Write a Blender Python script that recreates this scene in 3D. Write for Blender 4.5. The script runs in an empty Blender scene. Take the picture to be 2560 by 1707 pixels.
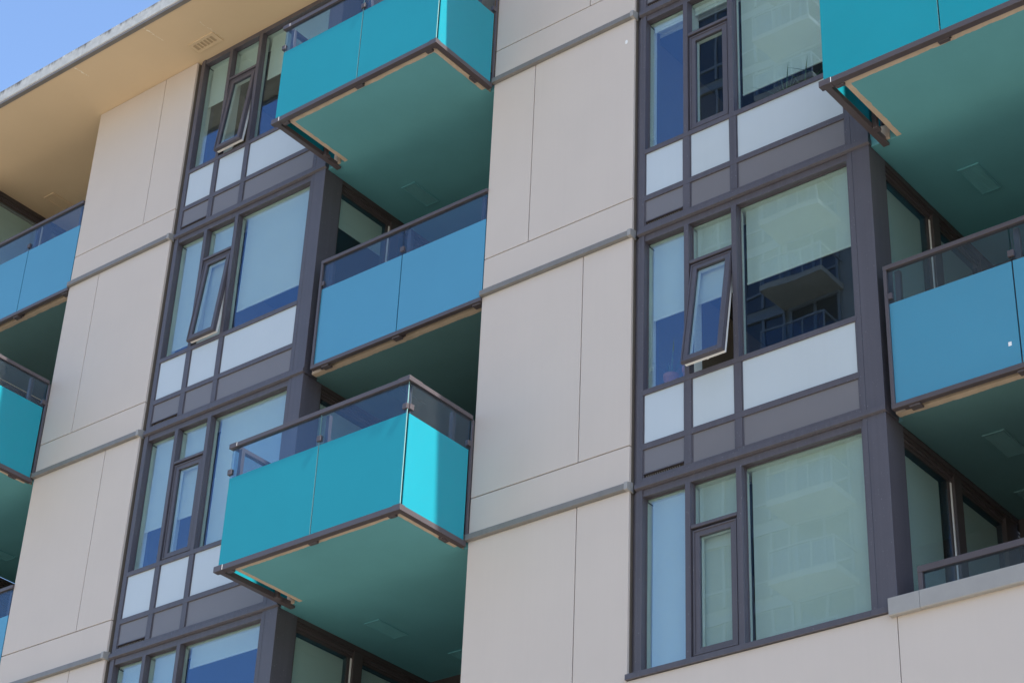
import bpy, bmesh, math, random
from mathutils import Vector, Matrix
random.seed(7)
R = math.radians
sc = bpy.context.scene
COL = sc.collection

# ------------------------------------------------------------------ dimensions
H = 3.0                                   # storey height
W, B, CW = 2.04, 2.832, 2.748             # wall panel, window bay, balcony recess
P = W + B + CW                            # one repeat of the facade = 7.62
GZ = -7.9                                 # street level
ROOF = 12.033
YP = -1.06                                # front of projecting balconies
SUN = Vector((0.60, -0.049, 0.80)).normalized()

# ------------------------------------------------------------------ materials
def mat(name):
    m = bpy.data.materials.new(name); m.use_nodes = True
    nt = m.node_tree; nt.nodes.clear()
    out = nt.nodes.new('ShaderNodeOutputMaterial')
    return m, nt, out

def N(nt, kind, **kw):
    n = nt.nodes.new(kind)
    for k, v in kw.items():
        if k.startswith('i_'):
            n.inputs[k[2:].replace('_', ' ')].default_value = v
        else:
            setattr(n, k, v)
    return n

def paint(name, col, rough=0.5, var=0.08, scale=3.0, bump=0.0, bscale=40.0, coat=0.0, spec=0.5,
          streak=0.0, dirt=None, metallic=0.0, coatrough=0.03, speck=0.0, coatior=1.5):
    """painted / coated surface: broad mottling, optional rain streaks, fine bump"""
    m, nt, out = mat(name)
    L = nt.links
    pb = N(nt, 'ShaderNodeBsdfPrincipled')
    pb.inputs['Roughness'].default_value = rough
    pb.inputs['Metallic'].default_value = metallic
    pb.inputs['Coat Weight'].default_value = coat
    pb.inputs['Coat IOR'].default_value = coatior
    pb.inputs['Coat Roughness'].default_value = coatrough
    pb.inputs['Specular IOR Level'].default_value = spec
    geo = N(nt, 'ShaderNodeNewGeometry')
    n1 = N(nt, 'ShaderNodeTexNoise', i_Scale=scale, i_Detail=5.0, i_Roughness=0.6)
    L.new(geo.outputs['Position'], n1.inputs['Vector'])
    r = N(nt, 'ShaderNodeMapRange', i_From_Min=0.3, i_From_Max=0.7, i_To_Min=1 - var, i_To_Max=1 + var)
    L.new(n1.outputs['Fac'], r.inputs['Value'])
    fac = r.outputs['Result']
    if streak:
        mp = N(nt, 'ShaderNodeMapping'); mp.inputs['Scale'].default_value = (22, 22, 0.45)
        L.new(geo.outputs['Position'], mp.inputs['Vector'])
        n2 = N(nt, 'ShaderNodeTexNoise', i_Scale=1.0, i_Detail=4.0)
        L.new(mp.outputs['Vector'], n2.inputs['Vector'])
        r2 = N(nt, 'ShaderNodeMapRange', i_From_Min=0.35, i_From_Max=0.7, i_To_Min=1 + streak * .4, i_To_Max=1 - streak)
        L.new(n2.outputs['Fac'], r2.inputs['Value'])
        mu = N(nt, 'ShaderNodeMath', operation='MULTIPLY')
        L.new(fac, mu.inputs[0]); L.new(r2.outputs['Result'], mu.inputs[1]); fac = mu.outputs[0]
    mx = N(nt, 'ShaderNodeVectorMath', operation='SCALE'); mx.inputs[0].default_value = col
    L.new(fac, mx.inputs['Scale'])
    colout = mx.outputs['Vector']
    if speck:
        n4 = N(nt, 'ShaderNodeTexNoise', i_Scale=70.0, i_Detail=1.0)
        L.new(geo.outputs['Position'], n4.inputs['Vector'])
        r4 = N(nt, 'ShaderNodeMapRange', i_From_Min=0.74, i_From_Max=0.78, i_To_Min=0.0, i_To_Max=speck)
        L.new(n4.outputs['Fac'], r4.inputs['Value'])
        mc = N(nt, 'ShaderNodeMix', data_type='RGBA')
        L.new(r4.outputs['Result'], mc.inputs[0]); L.new(colout, mc.inputs[6])
        mc.inputs[7].default_value = (.5, .5, .5, 1); colout = mc.outputs[2]
    L.new(colout, pb.inputs['Base Color'])
    if bump:
        n3 = N(nt, 'ShaderNodeTexNoise', i_Scale=bscale, i_Detail=4.0)
        L.new(geo.outputs['Position'], n3.inputs['Vector'])
        bp = N(nt, 'ShaderNodeBump', i_Strength=bump, i_Distance=0.01)
        L.new(n3.outputs['Fac'], bp.inputs['Height'])
        L.new(bp.outputs['Normal'], pb.inputs['Normal'])
    L.new(pb.outputs['BSDF'], out.inputs['Surface'])
    return m

def glass(name, tint, refl=(1, 1, 1), gain=2.0, base=0.04, wave=0.0, rough=0.0, haze=0.0):
    """thin architectural glass: see-through plus mirror reflection growing with angle"""
    m, nt, out = mat(name); L = nt.links
    g0 = N(nt, 'ShaderNodeNewGeometry')
    dt = N(nt, 'ShaderNodeVectorMath', operation='DOT_PRODUCT')
    L.new(g0.outputs['Incoming'], dt.inputs[0]); L.new(g0.outputs['Normal'], dt.inputs[1])
    ab = N(nt, 'ShaderNodeMath', operation='ABSOLUTE'); L.new(dt.outputs['Value'], ab.inputs[0])
    om = N(nt, 'ShaderNodeMath', operation='SUBTRACT', use_clamp=True); om.inputs[0].default_value = 1; L.new(ab.outputs[0], om.inputs[1])
    pw = N(nt, 'ShaderNodeMath', operation='POWER'); pw.inputs[1].default_value = 5; L.new(om.outputs[0], pw.inputs[0])
    # Schlick curve, the same from both sides of the sheet
    ma = N(nt, 'ShaderNodeMath', operation='MULTIPLY_ADD', use_clamp=True)
    ma.inputs[1].default_value = gain; ma.inputs[2].default_value = base
    L.new(pw.outputs[0], ma.inputs[0])
    tr = N(nt, 'ShaderNodeBsdfTransparent', i_Color=(*tint, 1))
    gl = N(nt, 'ShaderNodeBsdfGlossy', i_Color=(*refl, 1), i_Roughness=rough)
    if wave:
        geo = N(nt, 'ShaderNodeNewGeometry')
        no = N(nt, 'ShaderNodeTexNoise', i_Scale=1.3, i_Detail=1.0)
        L.new(geo.outputs['Position'], no.inputs['Vector'])
        bp = N(nt, 'ShaderNodeBump', i_Strength=wave, i_Distance=0.02)
        L.new(no.outputs['Fac'], bp.inputs['Height'])
        L.new(bp.outputs['Normal'], gl.inputs['Normal'])
    base_sh = tr.outputs['BSDF']
    if haze:
        geo2 = N(nt, 'ShaderNodeNewGeometry')
        df = N(nt, 'ShaderNodeBsdfDiffuse', i_Color=(.7, .72, .72, 1))
        mp = N(nt, 'ShaderNodeMapping'); mp.inputs['Scale'].default_value = (60, 60, 9)
        L.new(geo2.outputs['Position'], mp.inputs['Vector'])
        nn = N(nt, 'ShaderNodeTexNoise', i_Scale=1.0, i_Detail=3.0)
        L.new(mp.outputs['Vector'], nn.inputs['Vector'])
        hr = N(nt, 'ShaderNodeMapRange', i_From_Min=0.3, i_From_Max=0.7, i_To_Min=haze * .4, i_To_Max=haze * 1.6)
        L.new(nn.outputs['Fac'], hr.inputs['Value'])
        m2 = N(nt, 'ShaderNodeMixShader')
        L.new(hr.outputs['Result'], m2.inputs['Fac']); L.new(tr.outputs['BSDF'], m2.inputs[1]); L.new(df.outputs['BSDF'], m2.inputs[2])
        base_sh = m2.outputs['Shader']
    mi = N(nt, 'ShaderNodeMixShader')
    L.new(ma.outputs[0], mi.inputs['Fac']); L.new(base_sh, mi.inputs[1]); L.new(gl.outputs['BSDF'], mi.inputs[2])
    L.new(mi.outputs['Shader'], out.inputs['Surface'])
    return m

M = {}
M['wall'] = paint('beige_cladding', (.552, .484, .428), .55, .02, 1.2, .05, 120, streak=.008)
M['joint'] = paint('joint_backing', (.14, .115, .09), .8)  # dark brown backing behind the cladding joints and vent slats
M['ledge'] = paint('grey_flashing', (.185, .176, .165), .4, .06, 6, streak=.06)
M['cap'] = paint('flashing_cap', (.31, .30, .285), .45, .05, 6)
M['frame'] = paint('dark_window_metal', (.082, .074, .086), .42, .06, 5, streak=.10, speck=.35)
M['door_frame'] = paint('brown_dark_metal', (.060, .050, .050), .42, .06, 5)
M['column'] = paint('dark_column_metal', (.082, .076, .090), .40, .05, 3, streak=.10, speck=.4)
M['grey_panel'] = paint('grey_spandrel', (.155, .145, .150), .5, .03, 2, coat=.35)
M['white_panel'] = paint('white_spandrel', (.47, .52, .54), .45, .02, 1.6, coat=1.0, streak=.008)
M['liner'] = paint('white_liner', (.74, .75, .72), .6, .03)
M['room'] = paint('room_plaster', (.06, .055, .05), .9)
M['fabric'] = paint('blind_fabric', (.72, .74, .72), .9, .03, 2, .1, 200)
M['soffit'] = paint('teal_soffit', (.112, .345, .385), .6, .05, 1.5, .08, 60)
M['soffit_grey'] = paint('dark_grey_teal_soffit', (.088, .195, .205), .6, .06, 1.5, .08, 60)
M['render'] = paint('bare_render', (.50, .40, .30), .8, .10, 8, .3, 60)
M['roof_soffit'] = paint('beige_soffit', (.63, .485, .31), .7, .03, .8, .06, 60)
M['stain'] = paint('white_salt', (.75, .68, .56), .9, .2, 30)
M['slot'] = paint('vent_slot_tone', (.42, .31, .19), .8)
M['drip'] = paint('drip_metal', (.17, .155, .14), .5, .1, 4)
M['rail'] = paint('rail_metal', (.082, .069, .074), .38, .06, 6)
M['teal'] = paint('turquoise_glass', (.013, .268, .335), .3, .03, 1.0, coat=.75, coatior=1.5, spec=0.0)
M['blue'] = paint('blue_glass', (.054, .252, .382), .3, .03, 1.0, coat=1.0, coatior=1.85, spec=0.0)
M['white'] = paint('white_plastic', (.8, .8, .78), .4, .02)
M['edge'] = paint('sunlit_glass_edge', (.20, .38, .38), .2, .02)
M['terracotta'] = paint('terracotta', (.40, .14, .10), .8, .12, 12)
M['leaf'] = paint('leaf', (.07, .13, .05), .5, .2, 20)
M['soil'] = paint('soil', (.04, .03, .02), .9)
M['pane'] = glass('window_glass', (.85, .92, .895), (.48, .67, 1.0), .9, .12, .03)
M['clear'] = glass('railing_glass', (.76, .84, .89), (.58, .74, .95), .9, .055, .02, 0, .014)
M['tower_wall'] = paint('tower_concrete', (.24, .23, .20), .8, .1, .4)
M['tower_glass'] = paint('tower_glazing', (.03, .04, .045), .08, .05, 1.0, coat=1.0)
M['tower_rail'] = paint('tower_railing', (.2, .21, .21), .4)
M['tower_soffit'] = paint('tower_soffit', (.34, .30, .235), .8)
M['asphalt'] = paint('asphalt', (.09, .085, .08), .9, .2, 1.5, .4, 80)
M['paving'] = paint('concrete_paving', (.52, .455, .36), .85, .15, .7, .3, 60)
M['ground'] = paint('concrete_ground', (.42, .37, .30), .9, .15, .2, .3, 40)
M['line'] = paint('road_paint', (.75, .75, .72), .7, .1, 6)

# stained concrete roof fascia (dark algae runs from its top edge)
def fascia_mat():
    m, nt, out = mat('stained_concrete'); L = nt.links
    pb = N(nt, 'ShaderNodeBsdfPrincipled', i_Roughness=.9)
    geo = N(nt, 'ShaderNodeNewGeometry'); sx = N(nt, 'ShaderNodeSeparateXYZ')
    L.new(geo.outputs['Position'], sx.inputs[0])
    mp = N(nt, 'ShaderNodeMapping'); mp.inputs['Scale'].default_value = (3.5, 3.5, .5)
    L.new(geo.outputs['Position'], mp.inputs['Vector'])
    n1 = N(nt, 'ShaderNodeTexNoise', i_Scale=1.0, i_Detail=8.0, i_Roughness=.75)
    L.new(mp.outputs['Vector'], n1.inputs['Vector'])
    # stain where noise > threshold that falls towards the top edge
    th = N(nt, 'ShaderNodeMapRange', i_From_Min=12.12, i_From_Max=12.30, i_To_Min=.78, i_To_Max=.43)
    L.new(sx.outputs['Z'], th.inputs['Value'])
    sb = N(nt, 'ShaderNodeMath', operation='SUBTRACT'); L.new(n1.outputs['Fac'], sb.inputs[0]); L.new(th.outputs['Result'], sb.inputs[1])
    rr = N(nt, 'ShaderNodeMapRange', i_From_Min=-.04, i_From_Max=.10, i_To_Min=0, i_To_Max=.85)
    L.new(sb.outputs[0], rr.inputs['Value'])
    n2 = N(nt, 'ShaderNodeTexNoise', i_Scale=14.0, i_Detail=6.0)
    L.new(geo.outputs['Position'], n2.inputs['Vector'])
    c0 = N(nt, 'ShaderNodeMix', data_type='RGBA'); c0.inputs[6].default_value = (.36, .37, .37, 1); c0.inputs[7].default_value = (.62, .62, .60, 1)
    L.new(n2.outputs['Fac'], c0.inputs[0])
    c1 = N(nt, 'ShaderNodeMix', data_type='RGBA'); c1.inputs[7].default_value = (.07, .062, .055, 1)
    L.new(rr.outputs['Result'], c1.inputs[0]); L.new(c0.outputs[2], c1.inputs[6])
    L.new(c1.outputs[2], pb.inputs['Base Color'])
    bp = N(nt, 'ShaderNodeBump', i_Strength=.4, i_Distance=.01); L.new(n2.outputs['Fac'], bp.inputs['Height'])
    L.new(bp.outputs['Normal'], pb.inputs['Normal'])
    L.new(pb.outputs[0], out.inputs[0])
    return m
M['fascia'] = fascia_mat()

# ------------------------------------------------------------------ mesh helpers
WORLD = {}                                   # world position of every object
class MB:
    def __init__(s): s.bm = bmesh.new(); s.mats = []
    def mi(s, m):
        if m not in s.mats: s.mats.append(m)
        return s.mats.index(m)
    def box(s, x0, x1, y0, y1, z0, z1, m='frame'):
        if x0 > x1: x0, x1 = x1, x0
        if y0 > y1: y0, y1 = y1, y0
        if z0 > z1: z0, z1 = z1, z0
        v = [s.bm.verts.new((x, y, z)) for z in (z0, z1) for y in (y0, y1) for x in (x0, x1)]
        k = s.mi(m)
        for f in ((0, 2, 3, 1), (4, 5, 7, 6), (0, 1, 5, 4), (2, 6, 7, 3), (0, 4, 6, 2), (1, 3, 7, 5)):
            s.bm.faces.new([v[i] for i in f]).material_index = k
        return s
    def poly(s, pts, m='frame'):
        f = s.bm.faces.new([s.bm.verts.new(p) for p in pts]); f.material_index = s.mi(m); return s
    def prism(s, prof, axis, a0, a1, m='frame'):
        """extrude a 2-d outline along an axis ('x': prof is (y,z); 'y': (x,z); 'z': (x,y))"""
        def pt(p, a):
            return {'x': (a, p[0], p[1]), 'y': (p[0], a, p[1]), 'z': (p[0], p[1], a)}[axis]
        A = [s.bm.verts.new(pt(p, a0)) for p in prof]; Bv = [s.bm.verts.new(pt(p, a1)) for p in prof]
        k = s.mi(m); n = len(prof); fs = []
        for i in range(n):
            j = (i + 1) % n; fs.append(s.bm.faces.new([A[i], A[j], Bv[j], Bv[i]]))
        fs.append(s.bm.faces.new(A[::-1])); fs.append(s.bm.faces.new(Bv))
        for f in fs: f.material_index = k
        bmesh.ops.recalc_face_normals(s.bm, faces=fs)
        return s
    def lathe(s, cx, cy, prof, n=20, m='terracotta'):
        k = s.mi(m); rings = []
        for r, z in prof:
            rings.append([s.bm.verts.new((cx + r * math.cos(2 * math.pi * i / n), cy + r * math.sin(2 * math.pi * i / n), z)) for i in range(n)])
        for a, b in zip(rings, rings[1:]):
            for i in range(n):
                j = (i + 1) % n
                f = s.bm.faces.new([a[i], a[j], b[j], b[i]]); f.material_index = k; f.smooth = True
        s.bm.faces.new(rings[0][::-1]).material_index = k
        s.bm.faces.new(rings[-1]).material_index = k
        return s
    def tube(s, pts, r, n=8, m='white', closed=False):
        k = s.mi(m); rings = []; pts = [Vector(p) for p in pts]; N_ = len(pts)
        for i, p in enumerate(pts):
            a = pts[(i - 1) % N_] if (closed or i > 0) else p
            b = pts[(i + 1) % N_] if (closed or i < N_ - 1) else p
            t = (b - a).normalized()
            u = t.orthogonal().normalized() if abs(t.z) > .9 or True else None
            ref = Vector((0, 1, 0)) if abs(t.y) < .9 else Vector((1, 0, 0))
            u = t.cross(ref).normalized(); w = t.cross(u)
            rings.append([s.bm.verts.new(p + r * (math.cos(2 * math.pi * q / n) * u + math.sin(2 * math.pi * q / n) * w)) for q in range(n)])
        pr = list(zip(rings, rings[1:])) + ([(rings[-1], rings[0])] if closed else [])
        for a, b in pr:
            for q in range(n):
                f = s.bm.faces.new([a[q], a[(q + 1) % n], b[(q + 1) % n], b[q]]); f.material_index = k; f.smooth = True
        if not closed:
            s.bm.faces.new(rings[0][::-1]).material_index = k; s.bm.faces.new(rings[-1]).material_index = k
        return s
    def build(s, name, parent=None, bevel=0.0, xf=None, base=False):
        me = bpy.data.meshes.new(name)
        if xf is not None: bmesh.ops.transform(s.bm, matrix=xf, verts=s.bm.verts)
        co = [v.co for v in s.bm.verts]
        c = Vector([(min(p[i] for p in co) + max(p[i] for p in co)) / 2 for i in range(3)])
        if base: c.z = min(p[2] for p in co)
        bmesh.ops.translate(s.bm, vec=-c, verts=s.bm.verts)
        s.bm.to_mesh(me); s.bm.free()
        for m in s.mats: me.materials.append(M[m])
        o = bpy.data.objects.new(name, me); COL.objects.link(o)
        pw = Vector((0, 0, 0))
        if parent is not None:
            o.parent = parent; pw = WORLD[parent.name]
        o.location = c - pw; WORLD[o.name] = c
        if bevel:
            b = o.modifiers.new('edge', 'BEVEL'); b.width = bevel; b.segments = 2; b.limit_method = 'ANGLE'; b.angle_limit = R(40)
        return o

def empty(name, loc, parent=None):
    o = bpy.data.objects.new(name, None); COL.objects.link(o); o.empty_display_size = .3
    o.location = Vector(loc) - (WORLD[parent.name] if parent else Vector((0, 0, 0)))
    o.parent = parent; WORLD[o.name] = Vector(loc); return o

def tag(o, label=None, cat=None, group=None, kind=None):
    for k, v in (('label', label), ('category', cat), ('group', group), ('kind', kind)):
        if v: o[k] = v
    return o

# ------------------------------------------------------------------ the building
bld = empty('apartment_building', (0, 2, GZ))
tag(bld, 'beige and dark grey apartment building with turquoise and blue glass balconies', 'building')

def wall_column(x0, levels, bld=bld):
    """cladding of one blank wall strip between bays"""
    MB().box(x0, x0 + W, .035, 4.5, GZ + .15, ROOF - .004, 'joint').build('wall_core', bld)
    g = .0055
    for k in levels:
        z = k * H
        top = ROOF - .006 if k == 3 else z + H
        vj = .62 if k == 2 else 1.40
        m = 'wall'
        MB().box(x0, x0 + W, 0, .034, z + .02, z + .505 - g, m).build('wall_panel', bld, .003)
        MB().box(x0, x0 + vj - g, 0, .034, z + .505 + g, top, m).build('wall_panel', bld, .003)
        MB().box(x0 + vj + g, x0 + W, 0, .034, z + .505 + g, top, m).build('wall_panel', bld, .003)
        # flashing ledge over the joint at each floor, with a folded end cap
        if k < 4:
            l = MB().prism([(-.045, z + .008), (-.001, z + .0), (-.001, z + .095), (-.045, z + .072)], 'x', x0 - .012, x0 + W - .03, 'ledge')
            o = l.build('ledge', bld, .002)
            MB().prism([(-.052, z + .0), (.055, z - .012), (.055, z + .11), (-.052, z + .08)], 'x', x0 + W - .028, x0 + W + .014, 'cap').build('end_cap', o, .003)

for x0, lv in ((-P, (0, 1, 2, 3)), (0, (0, 1, 2, 3)), (P, (0, 1, 2, 3))):
    wall_column(x0, lv)

# lights of a bay, measured from its left edge
L1, R1, L2, R2, L3, R3 = .145, .645, .703, 1.224, 1.285, 2.590
FY, GY = .02, .10                          # front of frame, front of glass

def sash(x0, z, angle, label=None):
    """top-hung casement, hinged at its top edge; white inside frame, dark outside"""
    m = MB()
    xa, xb, za, zb = x0 + L2 + .012, x0 + R2 - .012, z + 1.11, z + 2.385
    f = .075
    ya, yb_ = .045, .085
    m.box(xa, xa + f, ya, yb_, za, zb); m.box(xb - f, xb, ya, yb_, za, zb)
    m.box(xa + f, xb - f, ya, yb_, zb - f, zb); m.box(xa + f, xb - f, ya, yb_, za, za + f)
    # raised outer lip
    m.box(xa + .006, xa + .022, ya - .010, ya - .0005, za + .006, zb - .006); m.box(xb - .022, xb - .006, ya - .010, ya - .0005, za + .006, zb - .006)
    m.box(xa + .022, xb - .022, ya - .010, ya - .0005, zb - .022, zb - .006); m.box(xa + .022, xb - .022, ya - .010, ya - .0005, za + .006, za + .022)
    # white inner frame
    i0 = .014
    m.box(xa + i0, xa + f, yb_ + .001, yb_ + .045, za + i0, zb - i0, 'white'); m.box(xb - f, xb - i0, yb_ + .001, yb_ + .045, za + i0, zb - i0, 'white')
    m.box(xa + f, xb - f, yb_ + .001, yb_ + .045, zb - f, zb - i0, 'white'); m.box(xa + f, xb - f, yb_ + .001, yb_ + .045, za + i0, za + f, 'white')
    piv = Vector((0, .06, zb))
    xf = Matrix.Translation(piv) @ Matrix.Rotation(-angle, 4, 'X') @ Matrix.Translation(-piv)
    o = m.build('casement_window', bld, .003, xf)
    p = MB().box(xa + f, xb - f, yb_ - .018, yb_ - .010, za + f, zb - f, 'pane').build('pane', o, 0, xf)
    hd = MB().box((xa + xb) / 2 - .012, (xa + xb) / 2 + .012, yb_ + .046, yb_ + .075, za + .035, za + .085, 'white')
    hd.build('handle', o, .004, xf)
    if label: o['label'] = label
    return o

def bay(x0, k, spandrel=True, opened=0.0, sash_label=None):
    z = k * H
    top = ROOF - .004 if k == 3 else z + H - .02
    m = MB()
    f = lambda *a: m.box(*a)
    hz = top - .078                                    # underside of the head
    zs = z + 1.092                                     # top of sill rail
    lo = z + .045 if spandrel else zs - .06
    # recessed joint strip beside the cladding
    f(x0 + .002, x0 + .068, .075, .30, lo, top)
    f(x0 + .040, x0 + .068, .045, .0745, lo, top)
    # jamb
    f(x0 + .070, x0 + .110, FY + .006, .30, lo, top); f(x0 + .110, x0 + L1, FY, .30, lo, top)
    # head (a thin lip, then the deep soffit)
    f(x0 + L1, x0 + R3, FY + .012, .30, hz, top)
    # mullions
    for a, b in ((R1, L2), (R2, L3)):
        f(x0 + a, x0 + b, FY, .105, zs, hz)
        f(x0 + a - .004, x0 + b + .004, .055, .0985, zs, hz)
    f(x0 + R3 - .016, x0 + R3, FY, .105, zs, hz)
    # sill rail
    f(x0 + L1, x0 + R3, FY - .004, .112, z + 1.034, zs)
    # transom of the middle light
    f(x0 + L2 + .004, x0 + R2 - .004, FY + .004, .112, z + 2.402, z + 2.436)
    # glazing stops round each fixed light
    for a, b, c, d in ((L1, R1 - .004, zs, hz), (L2 + .004, R2 - .004, z + 2.436, hz), (L3 + .004, R3 - .016, zs, hz)):
        f(x0 + a, x0 + a + .010, .088, .0985, c, d); f(x0 + a + .010, x0 + b, .088, .0985, d - .010, d)
    if spandrel:
        f(x0 + L1, x0 + R3, FY - .002, .06, z + .415, z + .482)          # rail between white and grey panels
        f(x0 + L1, x0 + R3, FY, .06, z + .046, z + .100)                # foot rail
        for a, b in ((R1 - .006, L2 + .022), (R2 + .0, L3 + .022)):
            for c, d in ((z + .100, z + .415), (z + .482, z + 1.034)):
                f(x0 + a, x0 + b, FY - .001, .06, c, d)
        f(x0 + R3 - .016, x0 + R3, FY - .001, .06, z + .100, z + .415); f(x0 + R3 - .016, x0 + R3, FY - .001, .06, z + .482, z + 1.034)
        f(x0 + L1 - .012, x0 + R3, .061, .30, z + .046, z + 1.034)      # backing
        # inner stops of the panels
        for a, b in ((L1, R1 - .006), (L2 + .022, R2), (L3 + .022, R3 - .016)):
            for c, d in ((z + .100, z + .415), (z + .482, z + 1.034)):
                f(x0 + a, x0 + a + .012, FY + .008, .06, c, d); f(x0 + b - .010, x0 + b, FY + .008, .06, c, d)
    # white reveals and sill board inside
    for a, b in ((R1, L2), (R2, L3), (R3, R3 + .05)):
        m.box(x0 + a, x0 + b, .1135 if a > L1 else .301, .33 if a < L1 or a == R3 else (.25 if a == R1 else .158), zs, hz - .03, 'liner')
    m.box(x0 + L1 - .048, x0 + L1 - .001 + .004, .1135, .235, zs, hz - .032, 'liner')
    m.box(x0 + L1 - .05, x0 + R3 + .05, .301, .34, hz - .03, hz + .03, 'liner')
    m.box(x0 + L1 + .004, x0 + R3, .1135, .30, hz - .02, hz - .001, 'liner')
    m.box(x0 + L1 + .004, x0 + R3, .1135, .42, zs - .04, zs - .006, 'liner')
    fr = m.build('window_frame', bld, .0025)
    g = lambda a, b, c, d: MB().box(x0 + a, x0 + b, .0995, .108, c, d, 'pane').build('pane', fr)
    g(L1, R1 - .004, zs, hz); g(L2 + .004, R2 - .004, z + 2.436, hz); g(L3 + .004, R3 - .016, zs, hz)
    if spandrel:
        for a, b in ((L1 + .012, R1 - .016), (L2 + .034, R2 - .010), (L3 + .034, R3 - .026)):
            zb = z + .100 if a > L1 + .1 else z + .152
            MB().box(x0 + a, x0 + b, FY + .014, .055, z + .482, z + 1.034, 'white_panel').build('spandrel_panel', fr)['label'] = 'white spandrel panel'
            MB().box(x0 + a, x0 + b, FY + .014, .055, zb, z + .415, 'grey_panel').build('spandrel_panel', fr)['label'] = 'grey spandrel panel'
        # vent slot under the first grey panel
        s_ = MB().box(x0 + L1 + .012, x0 + R1 - .016, .052, .056, z + .1005, z + .1515, 'soil')
        for i in range(16):
            xx = x0 + L1 + .03 + i * .026
            s_.box(xx, xx + .005, .042, .0515, z + .103, z + .132, 'drip')
        s_.box(x0 + L1 + .012, x0 + R1 - .016, FY + .002, .0515, z + .140, z + .1515)
        s_.build('vent_slot', fr)
    sash(x0, z, R(opened), sash_label)
    # corner post clad in dark metal, wraps on to the balcony side
    c = MB()
    zt = top - .002
    zb = z + .047 if spandrel else z + 1.03
    c.box(x0 + R3, x0 + R3 + .048, FY - .002, .30, zb, zt, 'column')
    c.box(x0 + R3 + .051, x0 + B, FY - .004, .33, zb, zt, 'column')
    c.build('corner_column', bld, .003)
    # room behind
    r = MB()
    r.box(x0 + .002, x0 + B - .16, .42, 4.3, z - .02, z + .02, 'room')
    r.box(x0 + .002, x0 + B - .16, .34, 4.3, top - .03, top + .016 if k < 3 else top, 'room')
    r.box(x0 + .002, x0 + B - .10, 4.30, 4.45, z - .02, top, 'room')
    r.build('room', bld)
    # band at floor level, turning the corner
    if spandrel:
        bb = MB()
        bb.prism([(-.012, z + .040), (.058, z + .045), (.058, z - .02), (FY - .002, z - .022), (-.012, z - .010)], 'x', x0 + .070, x0 + B + .012, 'column')
        bb.box(x0 + B - .10, x0 + B + .012, .0585, .36, z - .018, z + .044, 'column')
        bb.build('floor_band', bld, .002)

BB, EB = -P + W, W                          # left edges of the two visible bays
bay(-2 * P + W, 2); bay(-2 * P + W, 3)
bay(BB, 0); bay(BB, 1); bay(BB, 2, True, 5.2, 'casement window pushed open'); bay(BB, 3, True, 5.6, 'casement window pushed open')
bay(EB, 0, False); bay(EB, 1, True, 9.0, 'casement window pushed open'); bay(EB, 2); bay(EB, 3)

ZC, CC, FC = -2 * P + W + B, -CW, EB + B     # left edges of the three recesses
# low cladding and sill under the right bay, parapet under the right balcony
s = MB().prism([(-.030, 1.022), (.05, 1.022), (.05, 1.091), (FY - .006, 1.088), (-.030, 1.078)], 'x', EB - .004, EB + R3 - .001, 'column')
s.prism([(-.030, 1.022), (.05, 1.022), (.05, 1.091), (FY - .006, 1.088), (-.030, 1.078)], 'x', EB + R3 + .001, EB + B - .03, 'column')
s.build('window_sill', bld, .002)
MB().box(EB, EB + B + .02, .036, 4.5, GZ + .15, 1.02, 'joint').build('wall_core', bld)
MB().box(EB + B + .02, P, .036, .22, GZ + .15, .97, 'joint').build('wall_core', bld)
MB().box(EB + .004, EB + B - .010, .0, .0345, -.40, 1.018, 'wall').build('wall_panel', bld, .003)
MB().box(EB + B - .002, P - .004, .0, .0345, -.40, .985, 'wall').build('wall_panel', bld, .003)
pc = MB().prism([(-.06, .975), (-.05, .968), (.25, .985), (.25, 1.15), (-.06, 1.132)], 'x', EB + B - .055, EB + B + .243, 'cap')
pc.prism([(-.06, .975), (-.05, .968), (.25, .985), (.25, 1.15), (-.06, 1.132)], 'x', EB + B + .246, P - .01, 'cap')
pc.build('parapet_coping', bld, .003)
MB().box(-2.2 * P, 2 * P, .04, 4.5, GZ, GZ + .148, 'joint').build('plinth', bld)
MB().box(-2.2 * P, EB - .002, .005, .034, GZ + .15, -.01, 'wall').build('wall_panel', bld)
MB().box(EB + .002, 2 * P, .005, .034, GZ + .15, -.41, 'wall').build('wall_panel', bld)
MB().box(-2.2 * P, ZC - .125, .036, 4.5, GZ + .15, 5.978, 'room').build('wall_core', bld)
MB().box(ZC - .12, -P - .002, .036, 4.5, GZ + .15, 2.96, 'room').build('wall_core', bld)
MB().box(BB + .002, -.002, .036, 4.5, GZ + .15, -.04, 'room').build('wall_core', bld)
MB().box(P + W + .002, 2 * P, .036, 4.5, GZ + .15, ROOF - .006, 'wall').build('wall_core', bld)

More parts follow.
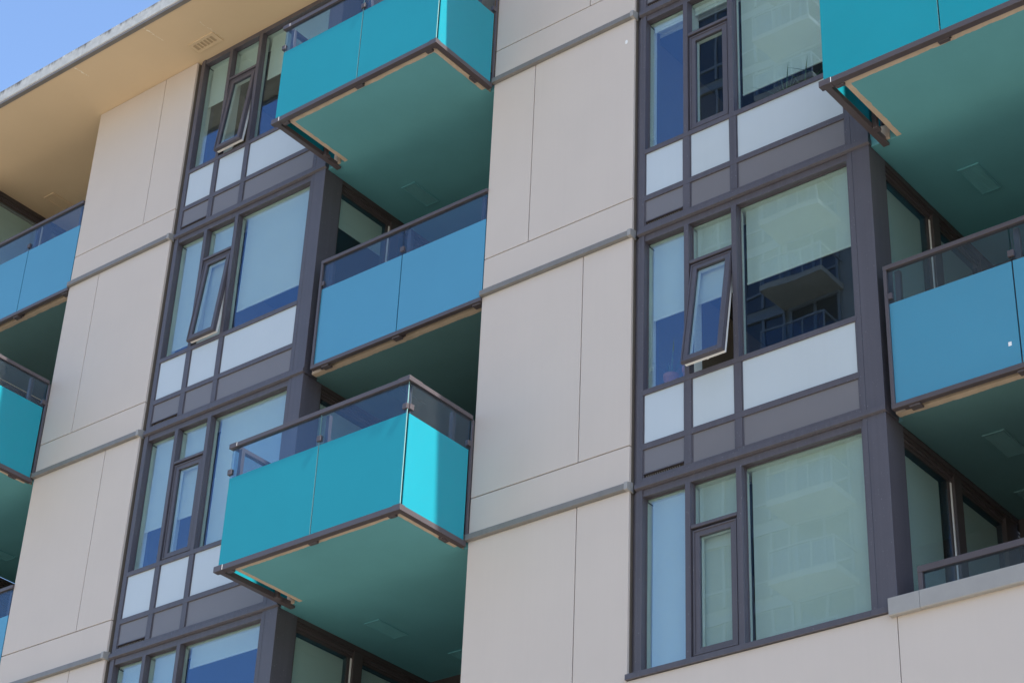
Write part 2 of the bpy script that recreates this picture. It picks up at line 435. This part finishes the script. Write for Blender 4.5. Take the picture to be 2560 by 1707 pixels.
# ------------------------------------------------------------------ roof
rf = MB()
rf.box(-2.2 * P, 2 * P, -1.035, 6.0, ROOF, ROOF + .055, 'roof_soffit')
rf.box(-2.2 * P, 2 * P, -1.045, -.985, ROOF - .012, ROOF - .0005, 'drip')
roof = rf.build('roof', bld)
MB().box(-2.2 * P, 2 * P, -1.0425, 6.0, ROOF + .0555, ROOF + .265, 'fascia').build('fascia', roof, .012)
st = MB().box(-2.2 * P, 2 * P, -1.049, -1.043, ROOF - .012, ROOF + .030, 'drip')
st.build('drip_edge', roof)
def crack(x, y, dx, dy, n, w0):
    """a salt-stained crack in the soffit paint: a ragged raised crust"""
    m = MB(); pts = []
    for i in range(n + 1):
        t = i / n
        w = w0 * (.25 + random.random()) * (1 - .55 * t)
        pts.append((x + dx * t + random.uniform(-.012, .012), y + dy * t, w))
    for a, b in zip(pts, pts[1:]):
        if random.random() < .22: continue
        v = [(a[0] - a[2], a[1], ROOF - .0025), (b[0] - b[2], b[1], ROOF - .0025), (b[0] + b[2], b[1], ROOF - .0025), (a[0] + a[2], a[1], ROOF - .0025)]
        m.poly(v, 'stain')
    return m
c = crack(-7.10, -.96, .02, .25, 18, .016); o = c.build('salt_stain', roof)
c = crack(-5.65, -.97, .02, .35, 20, .016); o = c.build('salt_stain', roof)
c = crack(-4.92, -.60, .02, .42, 26, .008); o = c.build('salt_stain', roof)
c = crack(-9.3, -.95, .02, .2, 14, .007); o = c.build('salt_stain', roof)

def vent(x0, x1, y0, y1, z, m, slots='y', lx=.018):
    v = MB(); t = z - .014
    v.box(x0, x0 + lx, y0, y1, t, z - .0005, m); v.box(x1 - lx, x1, y0, y1, t, z - .0005, m)
    v.box(x0 + lx, x1 - lx, y0, y0 + lx, t, z - .0005, m); v.box(x0 + lx, x1 - lx, y1 - lx, y1, t, z - .0005, m)
    v.box(x0 + lx, x1 - lx, y0 + lx, y1 - lx, z - .003, z - .001, 'slot' if m == 'roof_soffit' else 'joint')
    n = 22
    if slots == 'y':
        for i in range(n):
            a = y0 + lx + (y1 - y0 - 2 * lx) * (i + .25) / n
            v.box(x0 + lx, x1 - lx, a, a + (y1 - y0 - 2 * lx) / n * .62, t + .004, z - .0035, m)
    else:
        e = .05
        v.box(x0 + lx, x1 - lx, y0 + lx, y0 + e, t + .003, z - .0035, m); v.box(x0 + lx, x1 - lx, y1 - e, y1 - lx, t + .003, z - .0035, m)
        v.box(x0 + lx, x0 + lx + .045, y0 + e, y1 - e, t + .003, z - .0035, m); v.box(x1 - lx - .045, x1 - lx, y0 + e, y1 - e, t + .003, z - .0035, m)
        xs, xe = x0 + lx + .045, x1 - lx - .045
        for i in range(7):
            a = xs + (xe - xs) * i / 6
            if 0 < i < 6: v.box(a - .010, a + .010, y0 + e, y1 - e, t + .003, z - .0035, m)
    return v.build('ceiling_vent', bld, .002)
vent(-5.43, -4.93, -.35, -.135, ROOF, 'roof_soffit', 'x')
vent(-9.95, -9.72, .88, 1.38, ROOF, 'roof_soffit')

# ------------------------------------------------------------------ balconies
def ragged(n, a, amp):
    out = []; v = 0
    for i in range(n + 1):
        v = .72 * v + random.uniform(-amp, amp)
        out.append(a + v + (random.uniform(-amp, amp) * .5))
    return out

def slab(x0, k, proj):
    """concrete slab over a recess; soffit painted teal inside a ragged bare border"""
    z = k * H - .03; x1 = x0 + CW; m = MB(); zt = z + .17
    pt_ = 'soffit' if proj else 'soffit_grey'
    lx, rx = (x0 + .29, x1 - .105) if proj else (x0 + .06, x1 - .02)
    yf = -.962 if proj else .095
    yb = 2.60; yr = .055                         # recess part begins here
    n = 120
    e = ragged(n, .058 if proj else .075, .0035)
    bw = .055                                    # side borders (projecting part only)
    xs = [lx + (rx - lx) * i / n for i in range(n + 1)]
    ye = yf
    # front border strip and teal field
    for i in range(n):
        a, b = xs[i], xs[i + 1]
        m.poly([(a, ye, z), (a, ye + e[i], z), (b, ye + e[i + 1], z), (b, ye, z)], 'render')
    yside = yr if proj else ye
    if proj:
        es = ragged(60, bw, .003); ee = ragged(60, bw, .0025)
        ny = 60; y0_ = ye + .062
        ys = [y0_ + (yr - y0_) * i / ny for i in range(ny + 1)]
        for i in range(ny):
            a, b = ys[i], ys[i + 1]
            stop = b > -.03
            ml = 'soffit' if False else 'render'
            m.poly([(lx, a, z + .0004), (lx, b, z + .0004), (lx + es[i + 1], b, z + .0004), (lx + es[i], a, z + .0004)], ml)
            m.poly([(rx - ee[i], a, z + .0004), (rx - ee[i + 1], b, z + .0004), (rx, b, z + .0004), (rx, a, z + .0004)], 'render' if not stop else 'soffit')
            m.poly([(lx + es[i], a, z + .0004), (lx + es[i + 1], b, z + .0004), (rx - ee[i + 1], b, z + .0004), (rx - ee[i], a, z + .0004)], 'soffit')
        for i in range(n):                        # thin join between border and field
            a, b = xs[i], xs[i + 1]
            m.poly([(a, ye + e[i], z), (a, max(y0_, ye + e[i]) + .012, z), (b, max(y0_, ye + e[i + 1]) + .012, z), (b, ye + e[i + 1], z)], 'soffit' if lx + bw < (a + b) / 2 < rx - bw else 'render')
        m.box(lx, rx, ye + .001, yr, z + .001, zt, 'render')
    else:
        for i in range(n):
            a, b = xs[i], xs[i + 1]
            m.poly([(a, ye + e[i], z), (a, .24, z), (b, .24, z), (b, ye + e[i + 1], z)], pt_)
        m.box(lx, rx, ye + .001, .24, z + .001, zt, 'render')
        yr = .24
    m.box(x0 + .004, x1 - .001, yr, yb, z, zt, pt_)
    m.box(x0 + .13, x1 - .001, yr + .02, yb, zt + .001, zt + .012, 'joint')
    if proj:
        m.box(x0 + .10, x0 + .22, .03, .0545, z + .002, zt, 'render')
    o = m.build('balcony_slab', bld)
    return o

def panel(pts, parent, colour, z):
    """one sheet of railing glass: coloured to waist height, clear above. pts = (x0,x1,y0,y1)"""
    x0, x1, y0, y1 = pts
    m = MB()
    m.box(x0, x1, y0, y1, z + .002, z + 1.066, colour)
    m.box(x0, x1, y0, y1, z + 1.0662, z + 1.438, 'clear')
    if x1 - x0 > .1 and colour == 'teal': m.box(x1 + .0002, x1 + .0022, y0, y1, z + .002, z + 1.438, 'edge')   # pale glass edge, its sunlit line put into the colour
    return m.build('glass_panel', parent)

def clamp(x, y, z, parent, ax='x'):
    a, b = (.030, .022) if ax == 'x' else (.022, .030)
    MB().box(x - a, x + a, y - b, y + b, z - .032, z + .032, 'rail').build('clamp', parent, .003)

def balcony(x0, k, proj, colour, label, split=1.475):
    z = k * H; x1 = x0 + CW
    o = slab(x0, k, proj)
    o['label'] = label
    xs = x0 + split
    if proj:
        yf = YP; xl, xr = x0 + .118, x1 - .006
        # bottom channel, three sides
        m = MB()
        m.box(xl - .02, xr, yf, yf + .068, z - .060, z, 'rail')
        m.box(xr - .066, xr, yf + .0685, -.03, z - .060, z, 'rail'); m.box(xl, xl + .066, yf + .0685, .10, z - .060, z, 'rail')
        m.box(xl - .026, xl + .10, yf - .004, yf + .072, z - .064, z + .003, 'rail'); m.box(xr - .10, xr + .005, yf - .005, yf + .073, z - .064, z + .003, 'rail')
        m.box(xl + .1005, xl + .106, yf - .003, yf - .0005, z - .058, z + .001, 'white'); m.box(xr - .106, xr - .1005, yf - .003, yf - .0005, z - .058, z + .001, 'rail')
        m.build('bottom_rail', o, .002)
        for (bx, by, l, d) in ((xs, yf + .085, .11, .05), (xl + .15, yf + .085, .09, .05), (xr - .17, yf + .085, .09, .05)):
            MB().box(bx - l / 2, bx + l / 2, by - .016, by + d * .6, z - .066, z - .0325, 'rail').build('bracket', o, .003)
        MB().box(xr - .115, xr - .067, -.33, -.22, z - .066, z - .0325, 'rail').build('bracket', o, .003)
        MB().box(xl + .067, xl + .12, -.23, -.15, z - .066, z - .0325, 'rail').build('bracket', o, .003)
        # handrail, three sides
        m = MB()
        m.box(xl - .02, xr, yf, yf + .060, z + 1.440, z + 1.488, 'rail')
        m.box(xr - .060, xr, yf + .0605, -.03, z + 1.440, z + 1.488, 'rail'); m.box(xl, xl + .060, yf + .0605, .06, z + 1.440, z + 1.488, 'rail')
        m.box(xl - .024, xl + .09, yf - .004, yf + .064, z + 1.436, z + 1.492, 'rail'); m.box(xr - .16, xr + .004, yf - .005, yf + .0655, z + 1.436, z + 1.493, 'rail')
        m.box(xr - .064, xr + .004, yf + .066, yf + .20, z + 1.436, z + 1.4915, 'rail')
        m.box(xl + .0905, xl + .095, yf - .003, yf - .0005, z + 1.442, z + 1.486, 'white')
        m.build('handrail', o, .002)
        yg = yf + .026
        panel((xl + .012, xs - .008, yg, yg + .012), o, colour, z); panel((xs + .008, xr - .030, yg, yg + .012), o, colour, z)
        panel((xr - .030, xr - .018, yg + .030, -.055), o, colour, z); panel((xl + .020, xl + .032, yg + .030, .0), o, colour, z)
        for px, py in ((xl + .085, yf + .10), (xs + .045, yf + .10), (xr - .085, yf + .10), (xr - .085, -.26), (xl + .085, -.20)):
            MB().box(px - .024, px + .024, py - .024, py + .024, z - .03, z + 1.4395, 'rail').build('post', o, .003)
        clamp(xl + .012, yg + .006, z + 1.145, o); clamp(xs, yg + .006, z + 1.145, o); clamp(xr - .052, yg + .006, z + 1.145, o)
        clamp(xr - .024, yg + .05, z + 1.145, o, 'y'); clamp(xr - .024, -.055, z + 1.145, o, 'y')
        MB().box(xr - .022, xr, -.032, .0, z, z + 1.44, 'rail').build('wall_post', o, .002)
    else:
        yf = -.03; xl, xr = x0 + (.085 if x0 > 2 else .15), x1 - .002
        m = MB()
        m.box(xl, xr, yf, yf + .060, z - .050, z, 'rail')
        m.build('bottom_rail', o, .003)
        for bx in (xl + .22, xs, xr - .08):
            MB().box(bx - .055, bx + .055, yf + .02, yf + .10, z - .072, z - .0505, 'rail').build('bracket', o, .003)
        m = MB(); m.box(xl, xr, yf, yf + .060, z + 1.436, z + 1.482, 'rail'); m.build('handrail', o, .003)
        yg = yf + .024
        MB().box(xl, xl + .034, yf + .002, yf + .06, z + .0005, z + 1.4355, 'rail').build('post', o, .003)
        panel((xl + .036, xs - .007, yg, yg + .012), o, colour, z); panel((xs + .007, xr - .006, yg, yg + .012), o, colour, z)
        for px in (xs + .045, xl + .11, xr - .09):
            MB().box(px - .026, px + .026, yg + .045, yg + .095, z - .03, z + 1.4355, 'rail').build('post', o, .003)
        clamp(xl + .044, yg + .006, z + 1.145, o); clamp(xs, yg + .006, z + 1.145, o)
    return o

ZC, CC, FC = -2 * P + W + B, -CW, EB + B     # left edges of the three recesses
balcony(CC, 3, True, 'teal', 'projecting turquoise glass balcony under the roof')
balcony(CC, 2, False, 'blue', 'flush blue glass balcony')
balcony(CC, 1, True, 'teal', 'projecting turquoise glass balcony with sunlit end')
balcony(FC, 2, True, 'teal', 'large projecting turquoise balcony at the upper right', 1.355)
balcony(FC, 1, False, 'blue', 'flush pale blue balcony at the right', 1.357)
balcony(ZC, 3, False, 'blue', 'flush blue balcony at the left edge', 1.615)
balcony(ZC, 2, True, 'teal', 'projecting turquoise balcony at the left edge')
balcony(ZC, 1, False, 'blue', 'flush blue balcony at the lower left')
slab(CC, 0, False); slab(FC, 3, False); slab(FC, 0, False)
# low glass rail above the parapet
lr = MB().box(FC + .20, P - .01, .02, .075, 1.335, 1.395, 'rail').box(FC + .20, FC + .245, .022, .073, 1.152, 1.3345, 'rail').build('handrail', bld, .003)
MB().box(FC + .25, P - .012, .04, .052, 1.10, 1.334, 'clear').build('glass_panel', lr)

for x0, k in ((CC, 3), (CC, 2), (CC, 1), (FC, 2), (FC, 1), (ZC, 2)):
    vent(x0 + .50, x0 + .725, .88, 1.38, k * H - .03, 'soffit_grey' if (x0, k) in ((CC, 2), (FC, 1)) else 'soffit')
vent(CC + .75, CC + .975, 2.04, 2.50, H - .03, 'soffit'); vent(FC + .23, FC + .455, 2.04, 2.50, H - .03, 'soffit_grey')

# small marks seen on the facade: a paint blob on the cladding, a sticker on the pale blue glass
blob = MB(); px, pz = 1.932, 8.705
blob.poly([(px + .018 * math.cos(t * .5236) * (1 + .15 * math.sin(3 * t)), -.0012, pz + .030 * math.sin(t * .5236)) for t in range(12)], 'white')
blob.build('paint_blob', bld)
MB().box(6.118, 6.148, -.0085, -.0062, 3.215, 3.255, 'white').build('sticker', bld)

# glazed side wall and back wall of each recess
def recess(x0, k):
    z = k * H; top = ROOF - .001 if k == 3 else z + H - .0308
    m = MB()
    bx = lambda a, b, c, d, e, f_, q='door_frame': m.box(x0 + a, x0 + b, c, d, e, f_, q)
    zt = top
    bx(-.12, -.002, .3315, 2.598, zt - .050, zt)                     # stepped head
    bx(-.12, -.018, .3315, 2.598, zt - .085, zt - .0505); bx(-.12, -.034, .3315, 2.598, zt - .110, zt - .0855, 'rail'); bx(-.12, -.050, .3315, 2.598, zt - .15, zt - .1105)
    zh = zt - .15
    bx(-.12, -.012, .3315, .352, z + .16, zt - .051)
    bx(-.12, -.046, 1.225, 1.268, z + .16, zh); bx(-.060, -.040, 1.2685, 1.292, z + .16, zh, 'white'); bx(-.12, -.010, 1.2925, 1.44, z + .16, zt - .051)
    bx(-.12, -.010, 2.33, 2.46, z + .16, zt - .051)
    bx(-.12, -.02, 2.461, 2.598, z + .16, zt - .051)
    bx(-.12, -.02, .353, 2.329, z + .14, z + .159)
    o = m.build('sliding_door', bld, .002)
    MB().box(x0 - .066, x0 - .058, .353, 1.2245, z + .16, zh, 'pane').build('pane', o)
    MB().box(x0 - .066, x0 - .058, 1.4405, 2.3295, z + .16, zh, 'pane').build('pane', o)
    MB().box(x0 + .002, x0 + CW - .002, 2.6015, 2.75, z + .14, top if k == 3 else top + .10, 'door_frame').build('rear_wall', bld)
for x0, k in ((ZC, 3), (ZC, 2), (ZC, 1), (CC, 3), (CC, 2), (CC, 1), (CC, 0), (FC, 2), (FC, 1), (FC, 0)):
    recess(x0, k)
# outer body behind the recesses (upper storeys are roofed; sides of the left bay closed)
MB().box(ZC - B, ZC - .15, 4.46, 4.6, 4.6, ROOF - .006, 'room').build('rear_wall', bld)

# ------------------------------------------------------------------ roller blinds (top-level things)
def blind(x0, x1, ztop, zbot, y, label, chain=None, cassette=False, tilt=0.0):
    o = empty('roller_blind', ((x0 + x1) / 2, y, zbot))
    tag(o, label, 'roller blind', 'roller blinds behind the glass')
    m = MB()
    nx = 10
    for i in range(nx):                         # cloth with a faint belly
        a, b = x0 + (x1 - x0) * i / nx, x0 + (x1 - x0) * (i + 1) / nx
        f_ = lambda t: .003 * math.sin(t * 7.0 + x0)
        m.poly([(a, y + f_(a), zbot + .018), (b, y + f_(b), zbot + .018), (b, y + .002, ztop), (a, y + .002, ztop)], 'fabric')
        m.poly([(a, y + .0012 + f_(a), zbot + .018), (a, y + .0032, ztop), (b, y + .0032, ztop), (b, y + .0012 + f_(b), zbot + .018)], 'fabric')
    m.build('cloth', o)
    MB().box(x0, x1, y - .006, y + .008, zbot, zbot + .018, 'white').build('bottom_bar', o, .003)
    if cassette:
        MB().box(x0 - .004, x1 + .004, y - .012, y + .055, ztop - .07, ztop + .002, 'white').build('roller', o, .012)
    if chain:
        cz0, cz1 = chain
        cx = x0 - .012
        pts = [(cx - .010, y - .01, cz1), (cx - .010, y - .01, cz0 + .03), (cx - .005, y - .01, cz0 + .01), (cx + .005, y - .01, cz0 + .01), (cx + .010, y - .01, cz0 + .03), (cx + .010, y - .01, cz1)]
        MB().tube(pts, .0025, 6, 'white').build('chain', o)
        ring = [(cx + .020 * math.cos(t * math.pi / 6), y - .012, cz0 + .020 * math.sin(t * math.pi / 6)) for t in range(12)]
        MB().tube(ring, .007, 6, 'white', True).build('chain_holder', o)
    return o

YB = .165
def bay_blind(x0, k, light, zb, label, **kw):
    a, b = {1: (L1 + .026, R1 - .008), 2: (L2 + .012, R2 - .012), 3: (L3 + (.046 if x0 < 0 else .026), R3 - .02)}[light]
    top = ROOF - .004 if k == 3 else k * H + H - .02
    return blind(x0 + a, x0 + b, top - .080, k * H + zb, YB, label, **kw)
bay_blind(BB, 3, 1, 2.245, 'pale blind lowered halfway in the narrow window under the roof eave', chain=(10.45, 11.8))
bay_blind(BB, 3, 2, 2.425, 'short pale blind in the small pane above the open window under the eave')
bay_blind(BB, 3, 3, 2.19, 'pale blind partly hidden behind the top balcony, right of the open eave window')
bay_blind(BB, 2, 1, 1.26, 'tall narrow blind nearly down, left of the open window in the left bay second row')
bay_blind(BB, 2, 2, 1.13, 'fully lowered blind behind the open casement in the left bay second row')
bay_blind(BB, 2, 3, 1.45, 'wide blind with a deep blue strip below it, left of the flush blue balcony')
bay_blind(BB, 1, 1, 1.67, 'narrow blind two thirds down with a chain ring, left bay third row', chain=(4.52, 5.8))
bay_blind(BB, 1, 2, 1.68, 'blind two thirds down behind the closed casement, left bay third row')
bay_blind(BB, 1, 3, 1.115, 'wide lowered blind half hidden by the lower turquoise balcony')
bay_blind(BB, 0, 1, 1.12, 'narrow lowered blind at the lowest left corner of the left bay')
bay_blind(BB, 0, 2, 1.12, 'lowered blind in the middle light of the bottom row, left bay')
bay_blind(BB, 0, 3, 2.63, 'wide blind lowered only a little over dark blue glass at the bottom edge')
bay_blind(EB, 2, 1, 2.80, 'rolled up blind with long hanging chain in the top narrow window, right bay', chain=(7.32, 8.8), cassette=True)
bay_blind(EB, 2, 2, 2.78, 'rolled up blind at the head of the small top pane, right bay', cassette=True)
bay_blind(EB, 2, 3, 1.38, 'wide blind lowered to just above the spiky plants, right bay')
bay_blind(EB, 1, 1, 1.97, 'narrow blind half down above the red pots', chain=(4.40, 5.8))
bay_blind(EB, 1, 2, 1.97, 'blind half down behind the open casement of the right bay')
bay_blind(EB, 1, 3, 1.99, 'wide blind half down over the dark window reflecting a tower')
bay_blind(EB, 0, 1, 1.105, 'narrow bluish blind fully down in the lowest row, right bay')
bay_blind(EB, 0, 2, 1.13, 'blind fully down behind the closed casement of the lowest row, right bay')
bay_blind(EB, 0, 3, 1.105, 'largest blind, fully down in the wide lowest window of the right bay')

def door_blind(x0, y0, y1, k, zb, label):
    top = ROOF - .004 if k == 3 else k * H + H - .034
    zt = top - .17; z0 = k * H + zb; x = x0 - .11
    o = empty('roller_blind', (x, (y0 + y1) / 2, z0)); tag(o, label, 'roller blind', 'roller blinds in the balcony doors')
    MB().box(x - .002, x, y0, y1, z0 + .018, zt, 'fabric').build('cloth', o)
    MB().box(x - .006, x + .006, y0, y1, z0, z0 + .018, 'white').build('bottom_bar', o, .003)
door_blind(CC, .36, 1.22, 2, 2.35, 'short blind in the side door above the flush blue balcony')
door_blind(CC, .36, 1.22, 1, .20, 'lowered blind in the side door behind the lower turquoise balcony')
door_blind(CC, .36, 1.22, 0, .20, 'lowered blind in the front pane of the side door at the bottom edge')
door_blind(CC, 1.445, 2.32, 0, .20, 'lowered blind in the rear pane of the side door at the bottom edge')
door_blind(FC, .36, 1.20, 1, .20, 'lowered greenish blind in the front pane of the door at the pale blue balcony')
door_blind(FC, 1.445, 2.32, 1, .20, 'lowered blind in the rear pane of the door at the pale blue balcony')
door_blind(FC, .36, 1.16, 0, .20, 'lowered blind in the front pane of the door over the beige parapet')
door_blind(FC, 1.445, 2.32, 0, .20, 'lowered dim blind in the rear pane of the door over the beige parapet')
door_blind(ZC, .36, 1.22, 3, .20, 'lowered green tinted blind in the door at the left picture edge')

# ------------------------------------------------------------------ plants on the window boards
def pot_plant(x, y, z, r, h, leaves, label, spread=.5, name='potted_plant'):
    o = empty(name, (x, y, z)); tag(o, label, 'potted plant')
    MB().lathe(x, y, [(r * .72, z), (r * .95, z + h * .72), (r * 1.08, z + h * .74), (r * 1.1, z + h), (r * .95, z + h), (r * .93, z + h * .9)]).build('pot', o)
    m = MB()
    for i in range(leaves):
        a = i * 2.4 + .3; l = random.uniform(.18, .40); s_ = random.uniform(.15, spread); w = .011
        d = Vector((math.cos(a), math.sin(a) * .45, 0)); q = Vector((-d.y, d.x, 0)).normalized()
        base = Vector((x, y, z + h * .88)) + d * r * .3; prev = None
        for j in range(7):
            t = j / 6
            c = base + d * (s_ * l * t * (1 + .5 * t)) + Vector((0, 0, l * t * (1 - .18 * t * s_)))
            ww = w * (1 - t) ** .8 + .0006
            cur = (c - q * ww, c + q * ww)
            if prev: m.poly([prev[0], prev[1], cur[1], cur[0]], 'leaf')
            prev = cur
    m.build('leaves', o)
    return o
zs1 = H + 1.086; zs2 = 2 * H + 1.086
pot_plant(EB + .36, .205, zs1, .075, .20, 9, 'spiky aloe in a red pot at the left on the window board', .7)
pot_plant(EB + .575, .205, zs1, .065, .24, 4, 'small red pot beside the mullion, right of the aloe', .5)
pot_plant(EB + 1.80, .22, zs2, .05, .05, 13, 'low spiky plant in the middle of the top wide window', .9)
pot_plant(EB + 2.02, .22, zs2, .045, .05, 8, 'small tufted plant right of the low spiky plant', 1.0)
pot_plant(EB + 2.36, .22, zs2, .05, .05, 11, 'arching leaved plant in the window corner beside the balcony', 1.3)

# ------------------------------------------------------------------ tower across the street (seen mirrored in the right bay's glass)
TX0, TX1, TY = -26.1, 4.0, -42.6
tw = empty('apartment_tower', (-11, TY - 7, GZ))
tag(tw, 'tall grey apartment tower across the street, mirrored in the right bay windows', 'building')
MB().box(TX0, TX1, TY - 14, TY, GZ, 64, 'tower_wall').build('wall', tw)
for i in range(13):
    z = 21.2 + i * 3.05
    for a, b in ((TX0 + .3, -23.9), (-23.7, -22.0), (-21.7, -19.5)):
        w_ = MB().box(a, b, TY - .1, TY + .03, z + .25, z + 2.75, 'tower_glass')
        n = 2
        for j in range(n + 1):
            xx = a + (b - a) * j / n
            w_.box(xx - .05, xx + .05, TY + .031, TY + .10, z + .25, z + 2.75, 'tower_rail')
        w_.box(a, b, TY + .031, TY + .09, z + .9, z + 1.0, 'tower_rail'); w_.box(a - .05, b + .05, TY + .031, TY + .12, z + 2.76, z + 3.0, 'tower_rail')
        w_.build('window', tw)
    bl_ = MB().box(-22.0, -19.3, TY + .001, TY + 1.7, z - .18, z + .05, 'tower_soffit')
    s_ = bl_.build('balcony', tw)
    rl = MB().box(-22.0, -19.3, TY + 1.64, TY + 1.70, z + 1.05, z + 1.12, 'tower_rail')
    for j in range(4):
        xx = -22.0 + 2.65 * j / 3
        rl.box(xx, xx + .05, TY + 1.645, TY + 1.695, z + .051, z + 1.049, 'tower_rail')
    rl.box(-19.36, -19.30, TY + .05, TY + 1.63, z + 1.05, z + 1.12, 'tower_rail')
    rl.box(-21.95, -19.35, TY + 1.665, TY + 1.675, z + .1, z + 1.0, 'clear')
    rl.build('railing', s_)

# ------------------------------------------------------------------ street
g = MB().box(-900, 900, -900, 900, GZ - .6, GZ - .30, 'ground').build('ground'); tag(g, kind='structure')
g = MB().box(-120, 120, -4.5, 6, GZ - .29, GZ - .002, 'paving').build('pavement'); tag(g, kind='structure')
g = MB().box(-120, 120, -12.5, -4.5, GZ - .29, GZ - .14, 'asphalt')
for i in range(-24, 24):
    g.box(i * 5.0, i * 5.0 + 2.4, -8.56, -8.44, GZ - .1395, GZ - .136, 'line')
g = g.build('road'); tag(g, kind='structure')
g = MB().box(-120, 120, -42.5, -12.5, GZ - .29, GZ - .002, 'paving').build('pavement'); tag(g, kind='structure')

# ------------------------------------------------------------------ light
w = bpy.data.worlds.new('World'); sc.world = w; w.use_nodes = True
nt = w.node_tree; nt.nodes.clear()
sky = nt.nodes.new('ShaderNodeTexSky'); sky.sky_type = 'NISHITA'; sky.sun_disc = False
sky.sun_elevation = math.asin(SUN.z)
sky.sun_rotation = math.atan2(SUN.x, SUN.y)
sky.air_density = 1.0; sky.dust_density = .6; sky.ozone_density = 3.5
bg = nt.nodes.new('ShaderNodeBackground'); bg.inputs['Strength'].default_value = .15
ow = nt.nodes.new('ShaderNodeOutputWorld')
nt.links.new(sky.outputs[0], bg.inputs[0]); nt.links.new(bg.outputs[0], ow.inputs[0])
sd = bpy.data.lights.new('sun', 'SUN'); sd.energy = 4.0; sd.angle = R(.53); sd.color = (1.0, .95, .88)
so = bpy.data.objects.new('sun', sd); COL.objects.link(so)
so.rotation_euler = (-SUN).to_track_quat('-Z', 'Y').to_euler(); so.location = (30, -10, 60)

# ------------------------------------------------------------------ camera (solved from the photograph's vanishing lines)
cd = bpy.data.cameras.new('camera'); cam = bpy.data.objects.new('camera', cd); COL.objects.link(cam)
cd.sensor_width = 36; cd.lens = 5096.95 / 2560 * 36; cd.clip_start = .1; cd.clip_end = 3000
yw, pt, rl_ = R(40.0939), R(31.6117), R(2.7278)
fw = Vector((-math.sin(yw) * math.cos(pt), math.cos(yw) * math.cos(pt), math.sin(pt)))
rt = Vector((math.cos(yw), math.sin(yw), 0)); up = rt.cross(fw)
rt2 = rt * math.cos(rl_) + up * math.sin(rl_); up2 = -rt * math.sin(rl_) + up * math.cos(rl_)
mw = Matrix((rt2, up2, -fw)).transposed().to_4x4(); mw.translation = Vector((12.4971, -14.2983, -6.2349))
cam.matrix_world = mw
sc.camera = cam

sc.view_settings.view_transform = 'Standard'; sc.view_settings.look = 'None'
sc.view_settings.exposure = 1.2; sc.view_settings.gamma = 1.0
sc.render.engine = 'CYCLES'
cy = sc.cycles
cy.max_bounces = 10; cy.diffuse_bounces = 5; cy.glossy_bounces = 5; cy.transparent_max_bounces = 24; cy.transmission_bounces = 6
cy.caustics_reflective = False; cy.caustics_refractive = False
cy.sample_clamp_indirect = 6
try:
    cy.use_denoising = True; cy.denoiser = 'OPENIMAGEDENOISE'
except Exception: pass
